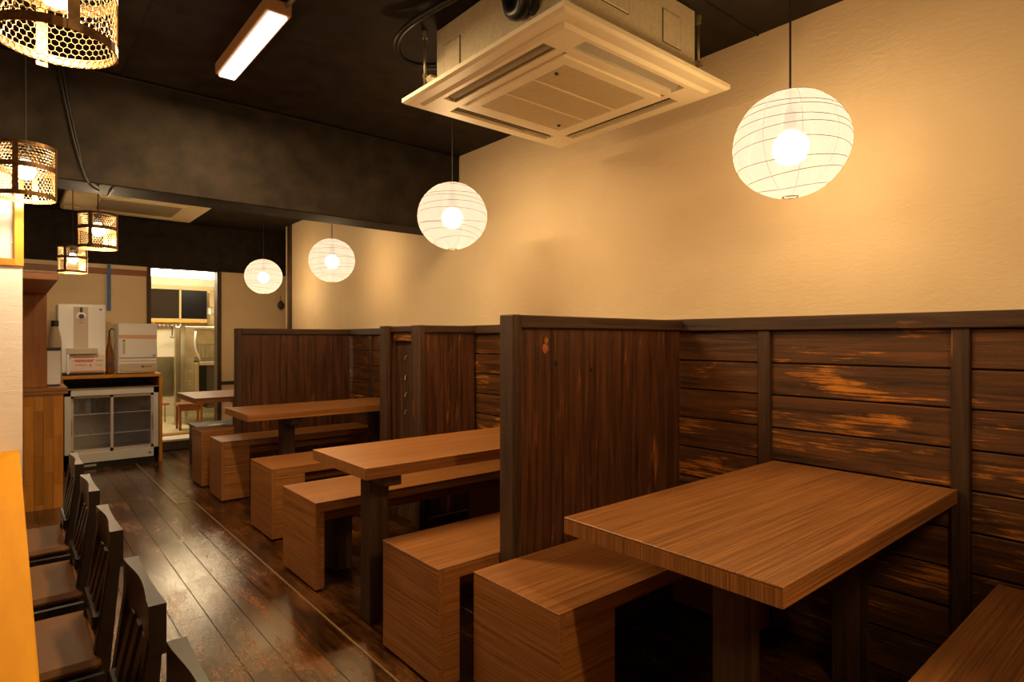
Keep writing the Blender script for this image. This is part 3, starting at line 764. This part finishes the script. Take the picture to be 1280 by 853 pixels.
# ------------------------------------------------------------------ paper lanterns
def lantern(x, y, z, d, label, gain=1.0, rot=0.0):
    r = d / 2
    t = thing('paper_lantern', (x, y, z), label, 'lantern')
    nseg = 10; sub = 4
    prof = []
    rt = 0.13
    a0 = math.asin(rt) ; nr = 22
    rings = []
    bm = MB()
    vs_ = []
    for k in range(nr + 1):
        th_ = a0 + (math.pi - 2 * a0) * k / nr
        rr, zz = r * math.sin(th_), r * 0.955 * math.cos(th_)
        ring = []
        for j in range(nseg * sub):
            ph = rot + 2 * math.pi * j / (nseg * sub)
            q = abs(((j % sub) / sub) - 0.5) * 2     # flattens slightly between the seams
            f = 1 - 0.018 * (1 - q * q)
            ring.append(bm.bm.verts.new((x + rr * f * math.cos(ph), y + rr * f * math.sin(ph), z + zz)))
        rings.append(ring)
    n = nseg * sub
    for A, B in zip(rings, rings[1:]):
        for j in range(n): bm.bm.faces.new((A[j], A[(j + 1) % n], B[(j + 1) % n], B[j]))
    sh_ = bm.build('paper_shade', 'lantern_paper', t, smooth=True)
    # slanted bamboo ribs
    rnd = random.Random(int(x * 1000 + y * 77))
    for k in range(9):
        h = -0.82 + 1.64 * k / 8
        ax = rnd.uniform(0, 2 * math.pi); tl = 0.10 * rnd.choice((-1, 1)) * rnd.uniform(0.5, 1.2)
        pts = []
        for j in range(40):
            ph = 2 * math.pi * j / 40
            zz = max(-0.95, min(0.95, h + tl * math.cos(ph - ax)))
            rr = math.sqrt(1 - zz * zz) * r * 0.997
            pts.append((x + rr * math.cos(ph), y + rr * math.sin(ph), z + zz * r * 0.955))
        MB().tube(pts, 0.0009, 4, closed=True).build('bamboo_rib', 'bamboo', sh_)
    for j in range(nseg):
        ph = rot + 2 * math.pi * j / nseg
        pts = []
        for k in range(17):
            th_ = a0 + (math.pi - 2 * a0) * k / 16
            pts.append((x + r * 1.0005 * math.sin(th_) * math.cos(ph), y + r * 1.0005 * math.sin(th_) * math.sin(ph), z + r * 0.9555 * math.cos(th_)))
        MB().tube(pts, 0.0005, 4).build('paper_seam', 'seam', sh_)
    for zz in (1, -1):
        MB().tube([(x + rt * r * math.cos(q), y + rt * r * math.sin(q), z + zz * r * 0.955 * math.cos(a0)) for q in [2 * math.pi * i / 16 for i in range(16)]], 0.002, 5, closed=True).build('end_ring', 'bamboo', t)
    zt = z + r * 0.955 * math.cos(a0)
    MB().tube([(x - rt * r, y, zt), (x, y, zt + 0.004), (x + rt * r, y, zt)], 0.0015, 5).build('hanger_wire', 'rod_metal', t)
    MB().tube([(x, y, z + 0.09), (x, y, CEIL - 0.015)], 0.0035, 6).build('cord', 'cord_black', t)
    MB().lathe([(0.0, 0.0), (0.018, 0.0), (0.018, 0.06), (0.008, 0.075), (0.0, 0.075)], (x, y, z + 0.045), 12).build('socket', 'black_plastic', t)
    MB().lathe([(0.0, 0.0), (0.035, 0.0), (0.032, -0.016), (0.012, -0.028), (0.0, -0.028)], (x, y, CEIL), 16).build('ceiling_rose', 'cord_black', t)
    light('lantern_bulb', 'POINT', (x, y, z - 0.01), P_LANTERN * gain, (1.0, 0.69, 0.34), 0.05)
    return t
lantern(1.978, 0.925, 1.843, 0.365, 'round white paper lantern above the broad table, beside the air conditioner panel', 1.15)
lantern(1.812, 2.655, 1.857, 0.372, 'round white paper lantern above the table pushed into the aisle, hanging before the beam')
lantern(1.985, 4.620, 1.832, 0.366, 'round white paper lantern beyond the beam against the cream side wall', 0.9)
lantern(1.965, 6.25, 1.832, 0.366, 'round white paper lantern beyond the beam, before the back wall by the corner post', 1.15)

# ------------------------------------------------------------------ wire mesh pendant lamps
def hex_mesh(mb, R, h, ncell, rw, n=3):
    w = 2 * math.pi * R / ncell            # flat-to-flat width
    a = w / math.sqrt(3)
    rows = int(h / (1.5 * a)) + 1
    def P(u, v): return (R * math.cos(u / R), R * math.sin(u / R), v)
    for k in range(rows + 1):
        v0 = k * 1.5 * a
        for j in range(ncell):
            u = (j + 0.5 * (k % 2)) * w
            p0 = (u, v0); p1 = (u + w / 2, v0 + a / 2); p2 = (u - w / 2, v0 + a / 2); p3 = (u, v0 - a)
            for q in (p1, p2):
                if max(p0[1], q[1]) <= h: mb.tube([P(*p0), P(*q)], rw, n, caps=False)
            if p3[1] >= 0 and p0[1] <= h: mb.tube([P(*p0), P(*p3)], rw, n, caps=False)
    return mb
def band(R, z0, z1, t=0.0022, n=40):
    return MB().lathe([(R - t / 2, z0), (R + t / 2, z0), (R + t / 2, z1), (R - t / 2, z1)], (0, 0, 0), n, closed=True)
LR, LH = 0.100, 0.215
def make_pendant(loc, label, rot):
    x, y, z = loc
    t = thing('wire_pendant_lamp', (0, 0, 0), label, 'lamp')
    hm = hex_mesh(MB(), LR - 0.002, LH, 44, 0.0009).build('wire_mesh', 'wire_metal', t)
    for a, b in ((0.0, 0.018), (0.112, 0.134), (LH - 0.014, LH)):
        band(LR + 0.001, a, b).build('hoop_band', 'rust_metal', t, smooth=False)
    for k in range(4):
        ang = k * math.pi / 2
        ca, sa = math.cos(ang), math.sin(ang)
        s = MB().box(LR + 0.002, LR + 0.0045, -0.010, 0.010, -0.010 if k == 1 else 0.0, LH)
        bmesh.ops.rotate(s.bm, verts=s.bm.verts, cent=(0, 0, 0), matrix=Matrix.Rotation(ang, 3, 'Z'))
        s.build('strap', 'rust_metal', t)
    for k in range(2):
        s = MB().box(-LR, LR, -0.009, 0.009, LH - 0.004 + 0.002 * k, LH - 0.002 + 0.002 * k)
        bmesh.ops.rotate(s.bm, verts=s.bm.verts, cent=(0, 0, 0), matrix=Matrix.Rotation(k * math.pi / 2, 3, 'Z'))
        s.build('cross_strap', 'rust_metal', t)
    MB().lathe([(0.0, 0.0), (0.02, 0.0), (0.022, 0.05), (0.014, 0.075), (0.0, 0.078)], (0, 0, 0.158), 14).build('socket', 'black_plastic', t, smooth=True)
    MB().lathe([(0.0, 0.0), (0.024, 0.008), (0.036, 0.034), (0.034, 0.05), (0.018, 0.078), (0.016, 0.09), (0.0, 0.09)], (0, 0, 0.078), 18).build('bulb', 'bulb_glow', t, smooth=True)
    MB().tube([(0, 0, 0.23), (0, 0, CEIL - z - 0.004)], 0.003, 6).build('cord', 'cord_black', t)
    MB().lathe([(0.0, 0.0), (0.03, 0.0), (0.028, -0.015), (0.01, -0.026), (0.0, -0.026)], (0, 0, CEIL - z), 14).build('ceiling_rose', 'cord_black', t)
    t.location = loc; t.rotation_euler = (0, 0, rot)
    return t
PEND = [((0.072, 1.50, 1.785), 'wire mesh drum pendant lamp above the middle of the orange counter', 0.2, CEIL),
        ((0.049, 3.15, 1.772), 'wire mesh drum pendant lamp hanging before the white wing wall', 1.25, CEIL),
        ((0.411, 4.41, 1.748), 'wire mesh drum pendant lamp just beyond the ceiling beam, before the flush cassette', 1.1, CEIL),
        ((0.393, 6.04, 1.738), 'wire mesh drum pendant lamp close to the appliance shelf and drink dispenser', 1.0, CEIL)]
for i, (loc, lab, rot, ztop) in enumerate(PEND):
    if i == 0: pd0 = make_pendant(loc, lab, rot)
    else:
        c = copy_tree(pd0, None); c.location = loc; c.rotation_euler = (0, 0, rot); c['label'] = lab
        for ch in [k for k in D.objects if k.parent == c]:
            if ch.name.startswith('cord') or ch.name.startswith('ceiling_rose'):
                dz = (ztop - loc[2]) - (CEIL - PEND[0][0][2])
                if ch.name.startswith('ceiling_rose'): ch.location.z += dz
                else:
                    L0 = CEIL - PEND[0][0][2] - 0.004 - 0.23
                    ch.scale.z = (L0 + dz) / L0; ch.location.z += dz / 2
    light('pendant_bulb', 'POINT', (loc[0], loc[1], loc[2] + 0.066), P_PENDANT, WARM, 0.03)

# ------------------------------------------------------------------ ceiling fluorescent light
def fluor(x, y0, y1, label, power, run=1.2):
    t = thing('ceiling_batten_light', (x, (y0 + y1) / 2, CEIL), label, 'light')
    MB().prism([(x - 0.05, CEIL), (x + 0.05, CEIL), (x + 0.048, CEIL - 0.05), (x - 0.048, CEIL - 0.05)], 'y', y0 - 0.01, y1 + 0.01).build('housing', 'fixture_wood', t, bevel=0.003)
    MB().box(x - 0.036, x + 0.036, y0, y1, CEIL - 0.062, CEIL - 0.049).build('diffuser', 'tube_glow', t, bevel=0.004)
    MB().tube([(x + 0.03, y0 - 0.01, CEIL - 0.012), (x + 0.035, y0 - run, CEIL - 0.012)], 0.010, 8).build('conduit', 'rod_metal', t, smooth=True)
    light('batten_light', 'AREA', (x, (y0 + y1) / 2, CEIL - 0.066), power, (1.0, 0.68, 0.33), 0.07, y1 - y0)
    return t
fluor(0.79, 2.34, 3.05, 'bright slim batten light on the black ceiling before the beam', P_FLUOR)
# the batten run goes on behind the camera (its conduit leads out of the frame that way)
light('batten_light_offscreen', 'AREA', (0.79, -0.85, CEIL - 0.066), P_FLUOR, (1.0, 0.68, 0.33), 0.07, 0.71)

# ------------------------------------------------------------------ ceiling cassette air conditioner
ac = thing('ceiling_air_conditioner', (1.73, 1.76, CEIL), 'large cream ceiling cassette air conditioner with a square grille panel', 'air conditioner')
AX0, AX1, AY0, AY1, AZ = 1.262, 2.190, 1.262, 2.225, 2.180
body = MB().box(1.375, 2.075, 1.345, 2.135, AZ + 0.03, CEIL - 0.002).build('body', 'galvanised', ac, bevel=0.006)
# service plates on the body sides
def plate(face, a0, a1, z0, z1):
    m = MB()
    if face == 'x': m.box(1.371, 1.376, a0, a1, z0, z1)
    else: m.box(a0, a1, 1.341, 1.346, z0, z1)
    m.build('service_plate', 'galvanised', body, bevel=0.0015)
    g = MB()
    if face == 'x': g.box(1.3735, 1.376, a0 - 0.003, a1 + 0.003, z0 - 0.003, z1 + 0.003)
    else: g.box(a0 - 0.003, a1 + 0.003, 1.3435, 1.346, z0 - 0.003, z1 + 0.003)
    g.build('plate_gap', 'ac_dark', body)
plate('x', 1.96, 2.07, 2.29, 2.41); plate('y', 1.86, 1.97, 2.31, 2.43); plate('y', 1.52, 1.66, 2.34, 2.46)
# panel: frame as four trapezoid borders plus corners; built as a stepped shallow plate with slots
pm = MB()
o0 = 0.0
ins = 0.065
def ringpts(i, z): return [(AX0 + i, AY0 + i, z), (AX1 - i, AY0 + i, z), (AX1 - i, AY1 - i, z), (AX0 + i, AY1 - i, z)]
loops = [ringpts(0.03, AZ + 0.034), ringpts(0.0, AZ + 0.030), ringpts(0.0, AZ + 0.014), ringpts(0.012, AZ + 0.006), ringpts(0.055, AZ + 0.006), ringpts(0.068, AZ - 0.004)]
vl = [[pm.bm.verts.new(p) for p in lp] for lp in loops]
for A, B in zip(vl, vl[1:]):
    for j in range(4): pm.bm.faces.new((A[j], A[(j + 1) % 4], B[(j + 1) % 4], B[j]))
panel = pm.build('panel_rim', 'ac_white', ac)
# flat field of the panel with four long slots (built as strips around each slot)
zf0, zf1 = AZ - 0.004, AZ + 0.012
fx0, fx1, fy0, fy1 = AX0 + 0.068, AX1 - 0.068, AY0 + 0.068, AY1 - 0.068
sw = 0.062; so_ = 0.018; e = 0.115
gx0, gx1, gy0, gy1 = fx0 + 0.125, fx1 - 0.125, fy0 + 0.125, fy1 - 0.125
fm = MB()
# outer lips
fm.box(fx0, fx0 + so_, fy0, fy1, zf0, zf1).box(fx1 - so_, fx1, fy0, fy1, zf0, zf1)
fm.box(fx0 + so_, fx1 - so_, fy0, fy0 + so_, zf0, zf1).box(fx0 + so_, fx1 - so_, fy1 - so_, fy1, zf0, zf1)
# corners
for (a, b) in ((fx0 + so_, fx0 + e), (fx1 - e, fx1 - so_)):
    for (c_, d_) in ((fy0 + so_, fy0 + e), (fy1 - e, fy1 - so_)):
        fm.box(a, b, c_, d_, zf0, zf1)
# inner lips between slot and grille
i0 = so_ + sw
fm.box(fx0 + i0, gx0, fy0 + e, fy1 - e, zf0, zf1).box(gx1, fx1 - i0, fy0 + e, fy1 - e, zf0, zf1)
fm.box(fx0 + e, fx1 - e, fy0 + i0, gy0, zf0, zf1).box(fx0 + e, fx1 - e, gy1, fy1 - i0, zf0, zf1)
fm.build('panel_field', 'ac_white', ac)
bx('panel_backing', fx0, fx1, fy0, fy1, AZ + 0.03, AZ + 0.034, 'ac_dark', ac)
# louvres in the slots
def louver(x0, x1, y0, y1, ax, op):
    m = MB()
    if ax == 'y':
        xm_ = (x0 + x1) / 2
        s = 1 if op else -1
        m.prism([(xm_ - 0.020 * s, AZ + 0.024), (xm_ + 0.010 * s, AZ - 0.004), (xm_ + 0.014 * s, AZ - 0.001), (xm_ - 0.016 * s, AZ + 0.027)], 'y', y0 + 0.004, y1 - 0.004)
    else:
        ym_ = (y0 + y1) / 2
        s = 1 if op else -1
        m.prism([(ym_ - 0.020 * s, AZ + 0.024), (ym_ + 0.010 * s, AZ - 0.004), (ym_ + 0.014 * s, AZ - 0.001), (ym_ - 0.016 * s, AZ + 0.027)], 'x', x0 + 0.004, x1 - 0.004)
    m.build('louver', 'ac_louver', ac)
louver(fx0 + so_, fx0 + i0, fy0 + e, fy1 - e, 'y', True)
louver(fx1 - i0, fx1 - so_, fy0 + e, fy1 - e, 'y', False)
louver(fx0 + e, fx1 - e, fy0 + so_, fy0 + i0, 'x', True)
louver(fx0 + e, fx1 - e, fy1 - i0, fy1 - so_, 'x', False)
# intake grille: frame and cross bars
gf = MB()
bw = 0.042
gz0, gz1 = AZ - 0.012, AZ + 0.004
gf.box(gx0, gx0 + bw, gy0, gy1, gz0, gz1).box(gx1 - bw, gx1, gy0, gy1, gz0, gz1)
gf.box(gx0 + bw, gx1 - bw, gy0, gy0 + bw, gz0, gz1).box(gx0 + bw, gx1 - bw, gy1 - bw, gy1, gz0, gz1)
gr = gf.build('intake_frame', 'ac_white', ac)
bars = MB()
ix0, ix1, iy0, iy1 = gx0 + bw, gx1 - bw, gy0 + bw, gy1 - bw
nb_ = 40
for i in range(nb_):
    xx = ix0 + (ix1 - ix0) * (i + 0.5) / nb_
    bars.box(xx - 0.0030, xx + 0.0030, iy0, iy1, gz0 + 0.001, gz0 + 0.009)
for i in range(1, 34):
    yy = iy0 + (iy1 - iy0) * i / 34
    bars.box(ix0, ix1, yy - 0.0022, yy + 0.0022, gz0 + 0.003, gz0 + 0.009)
bo = bars.build('intake_bars', 'ac_grille', gr); bo['kind'] = 'stuff'
for f_ in (1 / 3, 2 / 3):
    yy = iy0 + (iy1 - iy0) * f_
    bx('cross_bar', ix0, ix1, yy - 0.004, yy + 0.004, gz0 - 0.0005, gz0 + 0.009, 'ac_white', gr)
bx('filter', ix0 - 0.01, ix1 + 0.01, iy0 - 0.01, iy1 + 0.01, AZ + 0.006, AZ + 0.010, 'ac_filter', gr)
for px_, py_ in ((ix0 + 0.03, iy0 + 0.07), (ix1 - 0.05, iy1 - 0.05)):
    MB().lathe([(0.0, -0.004), (0.007, -0.004), (0.008, 0.002), (0.0, 0.002)], (px_, py_, gz0), 10).build('latch_screw', 'ac_dark', gr)
# hanging rods
for rx, ry in ((1.345, 2.175), (2.125, 1.365)):
    MB().tube([(rx, ry, AZ + 0.09), (rx, ry, CEIL)], 0.006, 8).build('hanging_rod', 'rod_metal', ac, smooth=True)
    bx('rod_bracket', min(rx, 1.37) if rx < 1.5 else 2.07, 1.40 if rx < 1.5 else rx + 0.012, min(ry, 2.14) - 0.01 if rx < 1.5 else ry - 0.012, ry + 0.012, AZ + 0.115, AZ + 0.125, 'rod_metal', ac)
    MB().lathe([(0.0, 0.0), (0.012, 0.0), (0.012, 0.012), (0.0, 0.012)], (rx, ry, AZ + 0.125), 6).build('rod_nut', 'rod_metal', ac)
    MB().lathe([(0.0, 0.0), (0.014, 0.0), (0.010, -0.03), (0.0, -0.03)], (rx, ry, CEIL), 8).build('rod_anchor', 'rod_metal', ac)
# insulated hoses
def bez(p, n=24):
    out = []
    for i in range(len(p) - 1):
        p0 = Vector(p[max(i - 1, 0)]); p1 = Vector(p[i]); p2 = Vector(p[i + 1]); p3 = Vector(p[min(i + 2, len(p) - 1)])
        for k in range(n // (len(p) - 1) + 1):
            s = k / (n // (len(p) - 1) + 1)
            out.append(0.5 * ((2 * p1) + (-p0 + p2) * s + (2 * p0 - 5 * p1 + 4 * p2 - p3) * s * s + (-p0 + 3 * p1 - 3 * p2 + p3) * s ** 3))
    out.append(Vector(p[-1]))
    return out
MB().tube(bez([(1.31, 1.55, 2.49), (1.28, 1.80, 2.478), (1.23, 2.05, 2.462), (1.215, 2.17, 2.43), (1.26, 2.235, 2.39), (1.34, 2.22, 2.37), (1.42, 2.13, 2.365)], 40), 0.014, 10).build('drain_hose', 'black_rubber', ac, smooth=True)
MB().tube(bez([(1.30, 1.50, 2.498), (1.315, 1.505, 2.40), (1.335, 1.53, 2.335), (1.345, 1.58, 2.33), (1.35, 1.62, 2.37), (1.345, 1.64, 2.498)], 40), 0.026, 12).build('refrigerant_hose', 'black_rubber', ac, smooth=True)
MB().tube(bez([(1.325, 1.43, 2.498), (1.33, 1.45, 2.41), (1.35, 1.50, 2.34), (1.39, 1.53, 2.33)], 24), 0.022, 12).build('refrigerant_hose', 'black_rubber', ac, smooth=True)

# second cassette flush on the ceiling beyond the beam
a2 = thing('flush_ceiling_cassette', (0.95, 6.6, CEIL), 'brownish ceiling cassette panel flush to the ceiling beyond the beam', 'air conditioner')
MB().box(0.36, 1.47, 6.12, 7.08, 2.435, CEIL).build('panel', 'ac_grille', a2, bevel=0.01)
bx('intake', 0.62, 1.25, 6.34, 6.86, 2.428, 2.436, 'ac_louver', a2, 0.004)
bx('slot', 0.60, 1.28, 6.92, 6.99, 2.431, 2.4355, 'ac_white', a2, 0.002)
bx('slot', 0.60, 1.28, 6.20, 6.27, 2.431, 2.4355, 'ac_white', a2, 0.002)
bx('corner_cover', 0.38, 0.50, 6.90, 7.05, 2.428, 2.436, 'ac_white', a2, 0.003)
# cable down the beam face
cbl = thing('beam_cable', (0.25, 3.49, 1.95), 'thin black cable pinned down the face of the ceiling beam', 'cable')
MB().tube(bez([(0.17, 3.492, 2.49), (0.20, 3.494, 2.30), (0.24, 3.494, 2.10), (0.275, 3.494, 1.98), (0.30, 3.51, 1.939), (0.337, 3.60, 1.938)], 40), 0.006, 7).build('cable', 'cord_black', cbl, smooth=True)
MB().tube(bez([(0.185, 3.492, 2.49), (0.212, 3.494, 2.30), (0.25, 3.494, 2.10), (0.262, 3.494, 2.02)], 24), 0.005, 7).build('cable', 'cord_black', cbl, smooth=True)
bx('clip', 0.385, 0.395, 3.51, 3.72, 1.936, 1.945, 'cord_black', cbl)
